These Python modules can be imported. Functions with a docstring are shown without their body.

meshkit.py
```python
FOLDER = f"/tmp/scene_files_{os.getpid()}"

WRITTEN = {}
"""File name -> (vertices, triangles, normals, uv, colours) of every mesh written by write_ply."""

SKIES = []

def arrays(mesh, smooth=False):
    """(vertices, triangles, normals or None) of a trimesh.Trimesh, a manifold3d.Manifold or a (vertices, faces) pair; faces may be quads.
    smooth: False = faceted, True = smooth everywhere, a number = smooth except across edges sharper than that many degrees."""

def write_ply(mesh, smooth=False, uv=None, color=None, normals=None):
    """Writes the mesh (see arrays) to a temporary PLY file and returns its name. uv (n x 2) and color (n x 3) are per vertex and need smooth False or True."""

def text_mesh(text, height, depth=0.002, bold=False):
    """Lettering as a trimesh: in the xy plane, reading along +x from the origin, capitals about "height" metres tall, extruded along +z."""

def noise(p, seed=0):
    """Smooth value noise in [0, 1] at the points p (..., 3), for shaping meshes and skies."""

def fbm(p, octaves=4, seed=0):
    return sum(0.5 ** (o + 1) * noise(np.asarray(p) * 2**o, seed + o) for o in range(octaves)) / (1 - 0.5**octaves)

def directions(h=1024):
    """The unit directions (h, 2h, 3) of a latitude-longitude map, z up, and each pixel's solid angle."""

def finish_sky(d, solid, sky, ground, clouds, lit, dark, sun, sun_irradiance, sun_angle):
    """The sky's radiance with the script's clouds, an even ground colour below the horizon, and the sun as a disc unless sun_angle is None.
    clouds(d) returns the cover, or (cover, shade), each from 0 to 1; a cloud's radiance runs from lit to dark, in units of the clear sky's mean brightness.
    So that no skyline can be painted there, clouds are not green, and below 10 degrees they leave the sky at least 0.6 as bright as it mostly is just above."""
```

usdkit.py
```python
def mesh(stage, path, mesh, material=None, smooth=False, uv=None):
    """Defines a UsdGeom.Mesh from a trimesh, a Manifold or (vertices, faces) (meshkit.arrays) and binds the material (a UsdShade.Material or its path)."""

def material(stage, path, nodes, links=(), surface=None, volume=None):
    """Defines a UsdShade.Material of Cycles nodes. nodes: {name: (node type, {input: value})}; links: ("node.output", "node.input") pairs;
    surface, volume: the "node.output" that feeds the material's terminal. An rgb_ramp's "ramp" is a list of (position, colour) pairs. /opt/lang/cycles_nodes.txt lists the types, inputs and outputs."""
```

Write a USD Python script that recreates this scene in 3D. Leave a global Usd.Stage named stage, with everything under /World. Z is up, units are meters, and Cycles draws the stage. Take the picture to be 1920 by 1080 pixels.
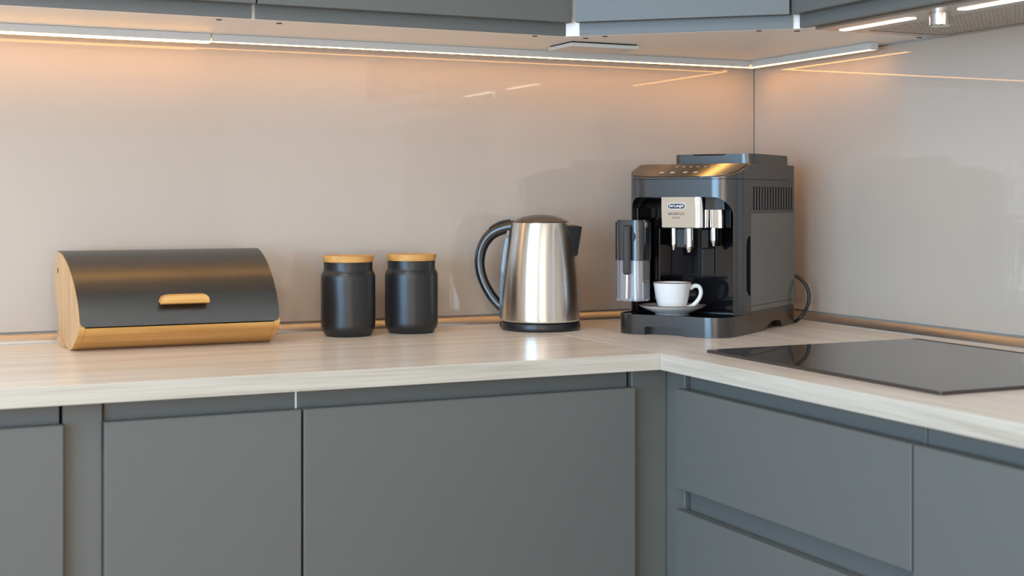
import math, re
import numpy as np
import trimesh, manifold3d as m3, shapely.geometry as sg
from shapely import affinity
from shapely.ops import unary_union
import usdkit, meshkit
from pxr import Usd, UsdGeom, UsdLux, UsdShade, Gf, Sdf

stage = Usd.Stage.CreateInMemory()
UsdGeom.SetStageUpAxis(stage, UsdGeom.Tokens.z)
UsdGeom.SetStageMetersPerUnit(stage, 1.0)
UsdGeom.Xform.Define(stage, '/World')
Z0 = 0.90          # height of the worktop; the kitchen is drawn relative to it

# ------------------------------------------------------------------ camera
cam = UsdGeom.Camera.Define(stage, '/World/camera')
cam.AddTranslateOp().Set(Gf.Vec3d(-1.8576, -2.6743, Z0 + 0.2633))
cam.AddRotateZOp().Set(-24.8086)
cam.AddRotateXOp().Set(90.0)
cam.CreateFocalLengthAttr(48.383)
cam.CreateHorizontalApertureAttr(36.0)
cam.CreateVerticalApertureAttr(20.25)
cam.CreateVerticalApertureOffsetAttr(-3.088)
cam.CreateFStopAttr(5.0)
cam.CreateFocusDistanceAttr(2.75)
cam.CreateClippingRangeAttr(Gf.Vec2f(0.05, 60))
cam.CreateExposureAttr(0.0)

# ------------------------------------------------------------------ light: daylight through the left window, unseen front and ceiling lights
def rect_light(name, loc, w, h, rot, color, intensity):
    l = UsdLux.RectLight.Define(stage, '/World/' + name)
    l.AddTranslateOp().Set(Gf.Vec3d(*loc))
    for axis, deg in rot:
        getattr(l, 'AddRotate%sOp' % axis)().Set(deg)
    l.CreateWidthAttr(w); l.CreateHeightAttr(h)
    l.CreateColorAttr(Gf.Vec3f(*color)); l.CreateIntensityAttr(intensity)
    return l
WIN_L = (-4.4, -3.15, 1.35, 3.1, 1.9)       # x of wall, y centre, z centre, width, height
UNSEEN_WIN_F = (-2.65, -5.5, 1.40, 1.9, 1.7)       # window out of view: x centre, y of wall, z centre, width, height
LED_GAIN, LED_COLOR = 13.5, (1.0, 0.48, 0.12)
rect_light('daylight_left', (WIN_L[0] - 0.07, WIN_L[1], WIN_L[2]), WIN_L[4], WIN_L[3], [('Y', -90)], (0.36, 0.67, 1.0), 10.8)
rect_light('unseen_front_light', (UNSEEN_WIN_F[0], UNSEEN_WIN_F[1] - 0.07, UNSEEN_WIN_F[2]), UNSEEN_WIN_F[3], UNSEEN_WIN_F[4], [('X', 90)], (1.0, 0.65, 0.33), 4.4)  # warm light from out of view, placed to light the back cabinets
rect_light('unseen_ceiling_light', (-2.3, -1.75, 2.585), 1.1, 1.1, [], (1.0, 0.93, 0.84), 6.4)  # lamp out of view, placed to light the worktop
dome = UsdLux.DomeLight.Define(stage, '/World/sky')
dome.CreateColorAttr(Gf.Vec3f(0.75, 0.86, 1.0)); dome.CreateIntensityAttr(0.6)

# ------------------------------------------------------------------ helpers
used = {}
def path_for(parent, name):
    base = parent + '/' + name
    k = used.get(base, 0); used[base] = k + 1
    return base if k == 0 else '%s_%03d' % (base, k)

def tag(prim, label=None, cat=None, group=None, kind=None):
    for k, v in (('label', label), ('category', cat), ('group', group), ('kind', kind)):
        if v:
            prim.SetCustomDataByKey(k, v)

LOC = {}
def thing(name, label, cat, loc=(0, 0, 0), rotz=0.0, group=None, kind=None):
    x = UsdGeom.Xform.Define(stage, path_for('/World', name))
    x.AddTranslateOp().Set(Gf.Vec3d(*map(float, loc)))
    if rotz:
        x.AddRotateZOp().Set(float(rotz))
    p = x.GetPrim()
    tag(p, label, cat, group, kind)
    LOC[str(p.GetPath())] = np.array(loc, float)
    return p

def as_tm(mesh):
    if isinstance(mesh, (list, tuple)) and len(mesh) and not isinstance(mesh[0], np.ndarray):
        return trimesh.util.concatenate([as_tm(a) for a in mesh])
    v, f, _ = meshkit.arrays(mesh)
    return trimesh.Trimesh(v, f, process=False)

def part(parent, name, mesh, mat, label=None, smooth=35, kit=False):
    """A mesh prim under parent. kit=True: the mesh is drawn in kitchen coordinates (z from the worktop)."""
    t = as_tm(mesh)
    pp = str(parent.GetPath())
    if kit:
        root = '/'.join(pp.split('/')[:3])
        t = t.copy(); t.apply_translation(np.array([0, 0, Z0]) - LOC[root])
    m = usdkit.mesh(stage, path_for(pp, name), t, M[mat], smooth=smooth)
    tag(m.GetPrim(), label)
    return m.GetPrim()

def single(name, mesh, mat, label, cat, loc=(0, 0, 0), group=None, kind=None, kit=True, smooth=35):
    t = as_tm(mesh).copy()
    t.apply_translation(np.array([0, 0, Z0 if kit else 0]) - np.array(loc, float))
    p = path_for('/World', name)
    m = usdkit.mesh(stage, p, t, M[mat], smooth=smooth)
    m.AddTranslateOp().Set(Gf.Vec3d(*map(float, loc)))
    tag(m.GetPrim(), label, cat, group, kind)
    return m.GetPrim()

def box(x0, x1, y0, y1, z0, z1, c=0.0):
    x0, x1 = min(x0, x1), max(x0, x1); y0, y1 = min(y0, y1), max(y0, y1); z0, z1 = min(z0, z1), max(z0, z1)
    if c <= 0:
        b = trimesh.creation.box((x1 - x0, y1 - y0, z1 - z0))
        b.apply_translation(((x0 + x1) / 2, (y0 + y1) / 2, (z0 + z1) / 2))
        return b
    pts = []
    for sx in (0, 1):
        for sy in (0, 1):
            for sz in (0, 1):
                q = np.array([(x0, x1)[sx], (y0, y1)[sy], (z0, z1)[sz]])
                d = np.array([1 - 2 * sx, 1 - 2 * sy, 1 - 2 * sz]) * c
                for k in range(3):
                    e = d.copy(); e[k] = 0
                    pts.append(q + e)
    return trimesh.convex.convex_hull(np.array(pts))

def man(t):
    t = as_tm(t).copy(); t.merge_vertices()
    return m3.Manifold(m3.Mesh(np.asarray(t.vertices, np.float32), np.asarray(t.faces, np.uint32)))

def poly_ext(poly, z0, z1):
    """shapely polygon extruded as a Manifold."""
    rings = []
    for g in getattr(poly, 'geoms', [poly]):
        rings += [np.asarray(g.exterior.coords)[:-1]] + [np.asarray(i.coords)[:-1] for i in g.interiors]
    return m3.CrossSection(rings, m3.FillRule.EvenOdd).extrude(z1 - z0).translate((0, 0, z0))

def yz_ext(poly, x0, x1):
    """profile given as (y, z), extruded along x."""
    return poly_ext(poly, 0, x1 - x0).transform(np.array([[0, 0, 1, x0], [1, 0, 0, 0], [0, 1, 0, 0]], float))

def xz_ext(poly, y0, y1):
    """profile given as (x, z), extruded along y (from y0 to y1)."""
    return poly_ext(poly, 0, y1 - y0).transform(np.array([[1, 0, 0, 0], [0, 0, -1, y1], [0, 1, 0, 0]], float))

def rrect(x0, y0, x1, y1, r, n=8):
    """rectangle with corner radii r = one number or (x0y0, x1y0, x1y1, x0y1)."""
    rs = [r] * 4 if np.ndim(r) == 0 else r
    pts = []
    for (cx, cy, sx, sy, a0), rr in zip([(x0, y0, 1, 1, 180), (x1, y0, -1, 1, 270), (x1, y1, -1, -1, 0), (x0, y1, 1, -1, 90)], rs):
        if rr <= 0:
            pts.append((cx, cy)); continue
        for a in np.radians(np.linspace(a0, a0 + 90, n + 1)):
            pts.append((cx + sx * rr + rr * math.cos(a), cy + sy * rr + rr * math.sin(a)))
    return sg.Polygon(pts)

def lathe(prof, n=96):
    return trimesh.creation.revolve(np.array(prof, float), sections=n)

def tube(path, rad, n=16, squash=None, up=(0, 0, 1), caps=True):
    """tube along a path; rad a number or a list; squash = factor on the second axis."""
    P = np.array(path, float); k = len(P)
    R = np.full(k, rad) if np.ndim(rad) == 0 else np.array(rad, float)
    T = np.gradient(P, axis=0); T /= np.linalg.norm(T, axis=1)[:, None]
    s = 1.0 if squash is None else squash
    U = np.zeros_like(P); u = np.array(up, float)
    for i in range(k):
        w = u - T[i] * (u @ T[i])
        if np.linalg.norm(w) < 1e-6:
            w = np.cross(T[i], [1, 0, 0])
        u = w / np.linalg.norm(w); U[i] = u
    B = np.cross(T, U)
    a = np.linspace(0, 2 * np.pi, n, endpoint=False)
    V = (P[:, None] + R[:, None, None] * (np.cos(a)[None, :, None] * U[:, None] + s * np.sin(a)[None, :, None] * B[:, None])).reshape(-1, 3)
    F = []
    for i in range(k - 1):
        for j in range(n):
            a0, a1 = i * n + j, i * n + (j + 1) % n
            F += [(a0, a0 + n, a1 + n), (a0, a1 + n, a1)]
    V = list(V)
    if caps:
        V += [P[0], P[-1]]
        c0, c1 = k * n, k * n + 1
        for j in range(n):
            F.append((c0, j, (j + 1) % n)); F.append((c1, (k - 1) * n + (j + 1) % n, (k - 1) * n + j))
    t = trimesh.Trimesh(np.array(V), np.array(F), process=False)
    t.fix_normals()
    return t

def spline(pts, n=40):
    from scipy.interpolate import CubicSpline
    P = np.array(pts, float)
    d = np.r_[0, np.cumsum(np.linalg.norm(np.diff(P, axis=0), axis=1))]
    return CubicSpline(d, P)(np.linspace(0, d[-1], n))

def move(t, v=(0, 0, 0), rz=0.0, ry=0.0, rx=0.0):
    t = as_tm(t).copy()
    for ang, ax in ((rx, (1, 0, 0)), (ry, (0, 1, 0)), (rz, (0, 0, 1))):
        if ang:
            t.apply_transform(trimesh.transformations.rotation_matrix(math.radians(ang), ax))
    t.apply_translation(v)
    return t

# ------------------------------------------------------------------ materials
M = {}
def mat(name, nodes, links=(), surface='p.BSDF'):
    M[name] = usdkit.material(stage, '/World/Looks/' + name, nodes, links, surface)

def plain(name, color, rough=0.5, metal=0.0, **kw):
    mat(name, {'p': ('principled_bsdf', {'base_color': color, 'roughness': rough, 'metallic': metal, **kw})})

def srgb(r, g, b):
    return tuple(((c / 255 + 0.055) / 1.055) ** 2.4 if c > 10 else c / 255 / 12.92 for c in (r, g, b))

def speckled(name, color, rough, scale=400, amount=0.06, bump=0.0, **kw):
    """plain coating with a very fine grain in tone and relief."""
    c = np.array(color)
    nodes = {'g': ('geometry', {}), 'n': ('noise_texture', {'scale': scale, 'detail': 3.0}),
             'r': ('rgb_ramp', {'ramp': [(0.3, tuple(c * (1 - amount))), (0.7, tuple(c * (1 + amount)))]}),
             'p': ('principled_bsdf', {'roughness': rough, **kw})}
    links = [('g.position', 'n.vector'), ('n.fac', 'r.fac'), ('r.color', 'p.base_color')]
    if bump:
        nodes['b'] = ('bump', {'strength': bump, 'distance': 0.0005})
        links += [('n.fac', 'b.height'), ('b.normal', 'p.normal')]
    mat(name, nodes, links)

def wood(name, axis, stops, rough, fine=110.0, long=2.2, coarse=9.0, bump=0.03, coord='geometry.position', spec=0.5):
    """streaky laminate or bamboo; grain along axis 0/1/2."""
    sc1 = [fine] * 3; sc1[axis] = long
    sc2 = [coarse] * 3; sc2[axis] = long * 0.35
    nodes = {'g': ('geometry', {}), 'm1': ('mapping', {'scale': tuple(sc1)}), 'm2': ('mapping', {'scale': tuple(sc2)}),
             'n1': ('noise_texture', {'scale': 1.0, 'detail': 5.0, 'roughness': 0.62, 'distortion': 0.25}),
             'n2': ('noise_texture', {'scale': 1.0, 'detail': 3.0, 'roughness': 0.5, 'distortion': 0.6}),
             'x': ('mix_float', {'fac': 0.5}),
             'r': ('rgb_ramp', {'ramp': stops}),
             'b': ('bump', {'strength': bump, 'distance': 0.001}),
             'p': ('principled_bsdf', {'roughness': rough, 'specular_ior_level': spec})}
    links = [('g.position', 'm1.vector'), ('g.position', 'm2.vector'), ('m1.vector', 'n1.vector'), ('m2.vector', 'n2.vector'),
             ('n1.fac', 'x.a'), ('n2.fac', 'x.b'), ('x.result', 'r.fac'), ('r.color', 'p.base_color'),
             ('n1.fac', 'b.height'), ('b.normal', 'p.normal')]
    mat(name, nodes, links)

OAK = [(0.34, srgb(212, 193, 173)), (0.45, srgb(228, 212, 195)), (0.55, srgb(237, 223, 208)), (0.66, srgb(243, 232, 219))]
wood('oak_along_x', 0, OAK, 0.24, fine=170, long=3.5, coarse=22)
wood('oak_along_y', 1, OAK, 0.24, fine=170, long=3.5, coarse=22)
OAK_SHADED = [(0.36, srgb(176, 166, 150)), (0.47, srgb(192, 184, 170)), (0.6, srgb(202, 196, 184))]  # darker oak copy, the front edge shading is put into the colour
wood('oak_shaded_x', 0, OAK_SHADED, 0.3, fine=260, long=5, coarse=60)
wood('oak_shaded_y', 1, OAK_SHADED, 0.3, fine=260, long=5, coarse=60)
BAM = [(0.30, srgb(168, 108, 48)), (0.40, srgb(200, 142, 74)), (0.55, srgb(217, 163, 92)), (0.7, srgb(228, 182, 116))]
wood('bamboo_along_x', 0, BAM, 0.42, fine=70, long=4, coarse=28)
BAMS = [(0.3, srgb(180, 132, 86)), (0.45, srgb(202, 157, 110)), (0.6, srgb(214, 172, 126))]
wood('bamboo_side', 2, BAMS, 0.45, fine=90, long=6, coarse=30)
wood('bamboo_lid', 0, BAM, 0.45, fine=60, long=7, coarse=60)
speckled('cabinet_grey', srgb(98, 100, 97), 0.42, 900, 0.02, bump=0.05)
plain('carcass_white', srgb(238, 234, 228), 0.4)
plain('plaster_white', srgb(226, 222, 214), 0.8)
plain('ceiling_white', srgb(236, 234, 230), 0.85)
wood('floor_oak', 1, [(0.3, srgb(176, 126, 78)), (0.6, srgb(206, 158, 106))], 0.45, fine=40, long=1.5, coarse=6)  # unseen floor, tone warmed to bounce light onto the base cabinets
plain('splash_glass', srgb(190, 177, 164), 0.5, coat_weight=1.0, coat_roughness=0.02, coat_ior=1.5, specular_ior_level=0.0)
mat('brushed_trim', {'p': ('principled_bsdf', {'base_color': srgb(196, 190, 182), 'metallic': 1.0, 'roughness': 0.40})})
plain('clear_lip', srgb(190, 188, 184), 0.25)
plain('gap_shade_black', (0.01, 0.01, 0.01), 0.8)  # black for sheets that stand in for shade in gaps and recesses
plain('led_housing', srgb(208, 208, 204), 0.4)
mat('led_glow', {'e': ('emission', {'color': LED_COLOR, 'strength': LED_GAIN})}, surface='e.emission')
mat('lamp_glow', {'e': ('emission', {'color': (1.0, 0.80, 0.62), 'strength': 9.0})}, surface='e.emission')
plain('hood_steel', srgb(190, 182, 172), 0.32, 1.0)
plain('chrome', (0.78, 0.77, 0.75), 0.08, 1.0)
plain('satin_knob', (0.72, 0.70, 0.67), 0.25, 1.0)
mat('filter_mesh', {'g': ('geometry', {}), 'v': ('voronoi_texture', {'scale': 105.0, 'randomness': 0.15}),
                    'r': ('rgb_ramp', {'ramp': [(0.25, (0.10, 0.085, 0.07)), (0.5, (0.62, 0.54, 0.46))]}),
                    'b': ('bump', {'strength': 0.8, 'distance': 0.002}), 'p': ('principled_bsdf', {'metallic': 0.85, 'roughness': 0.42})},
    [('g.position', 'v.vector'), ('v.distance', 'r.fac'), ('r.color', 'p.base_color'), ('v.distance', 'b.height'), ('b.normal', 'p.normal')])
plain('hob_glass', (0.010, 0.010, 0.011), 0.03, ior=2.0)
plain('hob_edge', (0.05, 0.035, 0.03), 0.35)
plain('hob_print', (0.16, 0.16, 0.16), 0.2)
speckled('jar_black', srgb(31, 31, 32), 0.37, 300, 0.05, bump=0.02, specular_ior_level=0.55)
speckled('lid_black_metal', (.130, .132, .130), 0.30, 500, 0.04, metallic=1.0)
mat('brushed_steel', {'t': ('tangent', {'direction_type': 'radial', 'axis': 'z'}),
                      'p': ('principled_bsdf', {'base_color': (0.74, 0.72, 0.69), 'metallic': 1.0, 'roughness': 0.30, 'anisotropic': 0.95, 'anisotropic_rotation': 0.25})},
    [('t.tangent', 'p.tangent')])
plain('black_plastic', srgb(32, 33, 35), 0.34)
plain('satin_black', srgb(27, 27, 29), 0.26, specular_ior_level=1.0)
plain('gloss_black', (0.008, 0.008, 0.010), 0.06, specular_ior_level=0.6)
plain('kettle_lid_plastic', srgb(66, 52, 40), 0.18, specular_ior_level=1.0)
plain('gauge_window', (0.10, 0.12, 0.13), 0.08)
plain('tank_grey', srgb(96, 94, 92), 0.16, specular_ior_level=0.6)
plain('panel_black', (0.012, 0.010, 0.009), 0.10, specular_ior_level=0.9)
plain('icon_white', srgb(205, 200, 190), 0.5)
plain('badge_black', (0.01, 0.01, 0.015), 0.3)
plain('badge_white', srgb(238, 236, 238), 0.4)
plain('engraving', srgb(70, 66, 58), 0.5)
plain('porcelain', srgb(232, 232, 228), 0.12, coat_weight=0.5)
plain('rim_brown', srgb(96, 52, 36), 0.3)
mat('clear_plastic', {'t': ('transparent_bsdf', {'color': (0.90, 0.89, 0.92)}), 'g': ('glossy_bsdf', {'color': (1, 1, 1), 'roughness': 0.05}),
                      'd': ('diffuse_bsdf', {'color': (0.75, 0.72, 0.74)}), 'f': ('fresnel', {'IOR': 1.6}),
                      'a': ('mix_closure', {'fac': 0.22}), 'x': ('mix_closure', {})},
    [('t.BSDF', 'a.closure1'), ('d.BSDF', 'a.closure2'), ('f.fac', 'x.fac'), ('a.closure', 'x.closure1'), ('g.BSDF', 'x.closure2')], surface='x.closure')
plain('screw_brown', srgb(70, 56, 46), 0.7)  # dark brown of the screw hole plugs
plain('window_white', srgb(238, 238, 238), 0.4)

# ------------------------------------------------------------------ the room
X0, X1, Y0, Y1, H = WIN_L[0], 0.008, UNSEEN_WIN_F[1], 0.008, 2.6
single('floor', box(X0 - .1, X1 + .1, Y0 - .1, Y1 + .1, -.05, 0), 'floor_oak', 'unseen oak floor, warm toned to light the base cabinets', None, (0, 0, 0), kind='structure', kit=False)
single('ceiling', box(X0 - .1, X1 + .1, Y0 - .1, Y1 + .1, H, H + .05), 'ceiling_white', 'white kitchen ceiling', None, (0, 0, H), kind='structure', kit=False)
single('wall_back', box(X0 - .1, X1 + .1, Y1, Y1 + .1, 0, H), 'plaster_white', 'wall behind the long worktop run', None, (0, Y1, 0), kind='structure', kit=False)
single('wall_right', box(X1, X1 + .1, Y0, Y1, 0, H), 'plaster_white', 'wall behind the hob', None, (X1, 0, 0), kind='structure', kit=False)
def holed(a0, a1, z0, z1, p0, p1, axis):
    """wall slab along y (axis 'x') or x (axis 'y') with one opening a0..a1, z0..z1."""
    lo, hi = (Y0, Y1) if axis == 'x' else (X0 - .1, X1 + .1)
    b = (lambda a, c, d, e: box(p0, p1, a, c, d, e)) if axis == 'x' else (lambda a, c, d, e: box(a, c, p0, p1, d, e))
    return [b(lo, a0, 0, H), b(a1, hi, 0, H), b(a0, a1, 0, z0), b(a0, a1, z1, H)]
lw = (WIN_L[1] - WIN_L[3] / 2, WIN_L[1] + WIN_L[3] / 2, WIN_L[2] - WIN_L[4] / 2, WIN_L[2] + WIN_L[4] / 2)
fw = (UNSEEN_WIN_F[0] - UNSEEN_WIN_F[3] / 2, UNSEEN_WIN_F[0] + UNSEEN_WIN_F[3] / 2, UNSEEN_WIN_F[2] - UNSEEN_WIN_F[4] / 2, UNSEEN_WIN_F[2] + UNSEEN_WIN_F[4] / 2)
single('wall_left', holed(*lw, X0 - .1, X0, 'x'), 'plaster_white', 'wall with the wide window', None, (X0, 0, 0), kind='structure', kit=False)
single('wall_front', holed(*fw, Y0 - .1, Y0, 'y'), 'plaster_white', 'wall across from the worktop', None, (0, Y0, 0), kind='structure', kit=False)
w = thing('window_1', 'wide white framed window in the left wall', None, (X0, WIN_L[1], lw[2]), kind='structure')
def wl(a, b, c, d):
    return move(box(X0 - .05, X0 + .005, a, b, c, d, .004), -np.array([X0, WIN_L[1], lw[2]]))
part(w, 'window_frame', [wl(lw[0], lw[0] + .06, lw[2], lw[3]), wl(lw[1] - .06, lw[1], lw[2], lw[3]), wl(lw[0] + .06, lw[1] - .06, lw[2], lw[2] + .06), wl(lw[0] + .06, lw[1] - .06, lw[3] - .06, lw[3])], 'window_white')
part(w, 'mullion', wl(WIN_L[1] - .05, WIN_L[1] + .05, lw[2] + .06, lw[3] - .06), 'window_white')
w = thing('unseen_window_2', 'unseen white framed window in the front wall, placed to light the back cabinets', None, (UNSEEN_WIN_F[0], Y0, fw[2]), kind='structure')  # window out of view, holds the warm light on the back cabinets
def wf(a, b, c, d):
    return move(box(a, b, Y0 - .05, Y0 + .005, c, d, .004), -np.array([UNSEEN_WIN_F[0], Y0, fw[2]]))
part(w, 'window_frame', [wf(fw[0], fw[0] + .06, fw[2], fw[3]), wf(fw[1] - .06, fw[1], fw[2], fw[3]), wf(fw[0] + .06, fw[1] - .06, fw[2], fw[2] + .06), wf(fw[0] + .06, fw[1] - .06, fw[3] - .06, fw[3])], 'window_white')
part(w, 'mullion', wf(UNSEEN_WIN_F[0] - .04, UNSEEN_WIN_F[0] + .04, fw[2] + .06, fw[3] - .06), 'window_white')

fr = poly_ext(sg.box(-2.9, -2.35, -1.7, -1.15).difference(sg.box(-2.855, -2.305, -1.745, -1.195)), H - .03, H - .0005)  # frame added round the unseen ceiling light
single('added_trim_3', fr, 'window_white', 'white frame added round the unseen ceiling light', None, (-2.3, -1.75, H - .03), kind='structure', kit=False)

# splashback: painted glass panels, and the metal seal strips along the worktop
XL = -2.65            # left end of the run
YR = -2.35            # near end of the right run
ZU = 0.579            # underside of the wall cabinets
single('splashback_panel', box(XL, -.0005, 0, .0065, .0205, .5765, .0008), 'splash_glass', 'glossy cream glass splashback behind the bread bin, jars and kettle', 'splashback', (-1.3, 0, Z0 + .02))
single('splashback_panel', box(0, .0065, YR, -.0005, .0205, .5765, .0008), 'splash_glass', 'glossy cream glass splashback to the right, beside the hob', 'splashback', (0, -1.1, Z0 + .02))
prof = [(-.0015, 0.0), (-.0015, .0185), (-.0035, .0188), (-.0075, .0172), (-.0120, .0135), (-.0165, .0085), (-.0195, .0040), (-.0205, .0010), (-.0205, 0.0)]
lip = [(-.0205, 0.0), (-.0205, .0022), (-.0235, .0020), (-.0265, .0004), (-.0265, 0.0)]
t = thing('trim_1', 'brushed metal seal strip along the back edge of the long worktop', None, (-1.3, -.01, Z0), kind='structure')
part(t, 'metal_strip', yz_ext(sg.Polygon(prof), XL, -.021), 'brushed_trim', kit=True)
part(t, 'rubber_lip', yz_ext(sg.Polygon(lip), XL, -.027), 'clear_lip', kit=True)
t = thing('trim_2', 'brushed metal seal strip along the wall behind the hob', None, (-.01, -1.1, Z0), kind='structure')
part(t, 'metal_strip', xz_ext(sg.Polygon(prof), YR, -.0215), 'brushed_trim', kit=True)
part(t, 'rubber_lip', xz_ext(sg.Polygon(lip), YR, -.0275), 'clear_lip', kit=True)

# ------------------------------------------------------------------ worktops
D, T = .635, .028
slab = sg.Polygon([(-.0012, 0), (-.0012, -T), (-D + .0012, -T), (-D + .0012, -.0002), (-D + .0014, 0)])
edge = sg.Polygon([(-D + .0012, -T), (-D, -T), (-D, -.0016), (-D + .0004, -.0008), (-D + .0012, -.0002)])
u = thing('worktop', 'pale oak worktop under the bread bin, jars and kettle', 'worktop', (-1.5, -.3, Z0 - T))
part(u, 'slab', yz_ext(slab, XL, -D - .0006), 'oak_along_x', kit=True)
part(u, 'edge_band', yz_ext(edge, XL, -D - .0006), 'oak_shaded_x', kit=True)
u = thing('worktop', 'pale oak worktop carrying the coffee machine and the hob', 'worktop', (-.3, -1.1, Z0 - T))
part(u, 'slab', xz_ext(slab, YR, -.0012), 'oak_along_y', kit=True)
part(u, 'edge_band', xz_ext(edge, YR, -D + .0003), 'oak_shaded_y', kit=True)

# ------------------------------------------------------------------ base cabinets
DF, DB = .617, .599          # door front and back distance from the wall
RF = .592                    # face of the recessed grip strip
ZT, ZP = -.059, -.80         # door top, plinth top
def base_unit(label, x0, x1, run, fronts, strip, carcass, mid_strips=()):
    """run 'b': along the back wall, x0..x1 are x; run 'r': along the right wall, x0..x1 are y."""
    def bx(a0, a1, d0, d1, z0, z1, c=0.0):
        return box(a0, a1, -d1, -d0, z0, z1, c) if run == 'b' else box(-d1, -d0, a0, a1, z0, z1, c)
    mid = (x0 + x1) / 2
    loc = (mid, -.3, 0) if run == 'b' else (-.3, mid, 0)
    u = thing('base_cabinet', label, 'cabinet', loc)
    c0, c1 = carcass
    part(u, 'carcass', [bx(c0, c0 + .018, .04, .578, ZP, -T - .0006), bx(c1 - .018, c1, .04, .578, ZP, -T - .0006), bx(c0 + .018, c1 - .018, .04, .048, ZP, -T - .0006), bx(c0 + .018, c1 - .018, .048, .578, ZP, ZP + .018)], 'carcass_white', kit=True)
    part(u, 'plinth', bx(c0, c1, .54, .556, -.898, ZP - .001), 'cabinet_grey', kit=True)
    part(u, 'grip_strip', bx(strip[0], strip[1], RF - .012, RF, -.105, -T - .0015, .001), 'cabinet_grey', kit=True)
    for (z0, z1) in mid_strips:
        part(u, 'grip_strip', bx(strip[0], strip[1], RF - .012, RF, z0, z1, .001), 'cabinet_grey', kit=True)
    for nm, z0, z1 in fronts:
        part(u, nm, bx(x0, x1, DB, DF, z0, z1, .0012), 'cabinet_grey', kit=True)
    return u
base_unit('grey base cabinet cut by the left edge of the picture', -2.212, -1.6135, 'b', [('door', ZP + .004, ZT)], (-2.210, -1.6165), (-2.212, -1.6155))
base_unit('narrow grey base cabinet door below the bread bin', -1.5565, -1.2632, 'b', [('door', ZP + .004, ZT)], (-1.5545, -1.2672), (-1.5555, -1.2640))
base_unit('wide grey base cabinet door below the jars and kettle', -1.2592, -.6725, 'b', [('door', ZP + .004, ZT)], (-1.2618, -.6755), (-1.2632, -.6755))
part(stage.GetPrimAtPath('/World/base_cabinet_001'), 'edge_strip', box(-1.2666, -1.2634, -.5912, -.5782, -.105, -T - .0008), 'carcass_white', 'white carcass edge', kit=True)
single('filler_panel', [box(-1.6125, -1.5580, -.600, -.584, ZP, -T - .0006, .001)], 'cabinet_grey', 'slim grey filler panel between two left base cabinets', 'panel', (-1.585, -.59, Z0 + ZP))
single('filler_panel', [box(-.6705, -.6008, -.600, -.584, ZP, -T - .0006, .001)], 'cabinet_grey', 'grey corner filler panel facing forward, under the worktop joint', 'panel', (-.636, -.59, Z0 + ZP))
single('filler_panel', [box(-.600, -.584, -.6585, -.5835, ZP, -T - .0006, .001)], 'cabinet_grey', 'bluish grey corner filler panel beside the drawers', 'panel', (-.59, -.63, Z0 + ZP))
base_unit('grey drawer cabinet below the hob', -1.2455, -.6535, 'r', [('drawer_front', -.228, ZT), ('drawer_front', -.520, -.265), ('drawer_front', ZP + .004, -.556)],
          (-1.2470, -.6640), (-1.2475, -.6660), [(-.300, -.222), (-.59, -.515)])
base_unit('grey base cabinet cut by the right edge of the picture', -1.848, -1.2500, 'r', [('door', ZP + .004, ZT)], (-1.846, -1.2498), (-1.848, -1.2500))
base_unit('grey base cabinet nearest the viewer on the right run', -2.35, -1.852, 'r', [('door', ZP + .004, ZT)], (-2.348, -1.852), (-2.35, -1.850))

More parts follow.
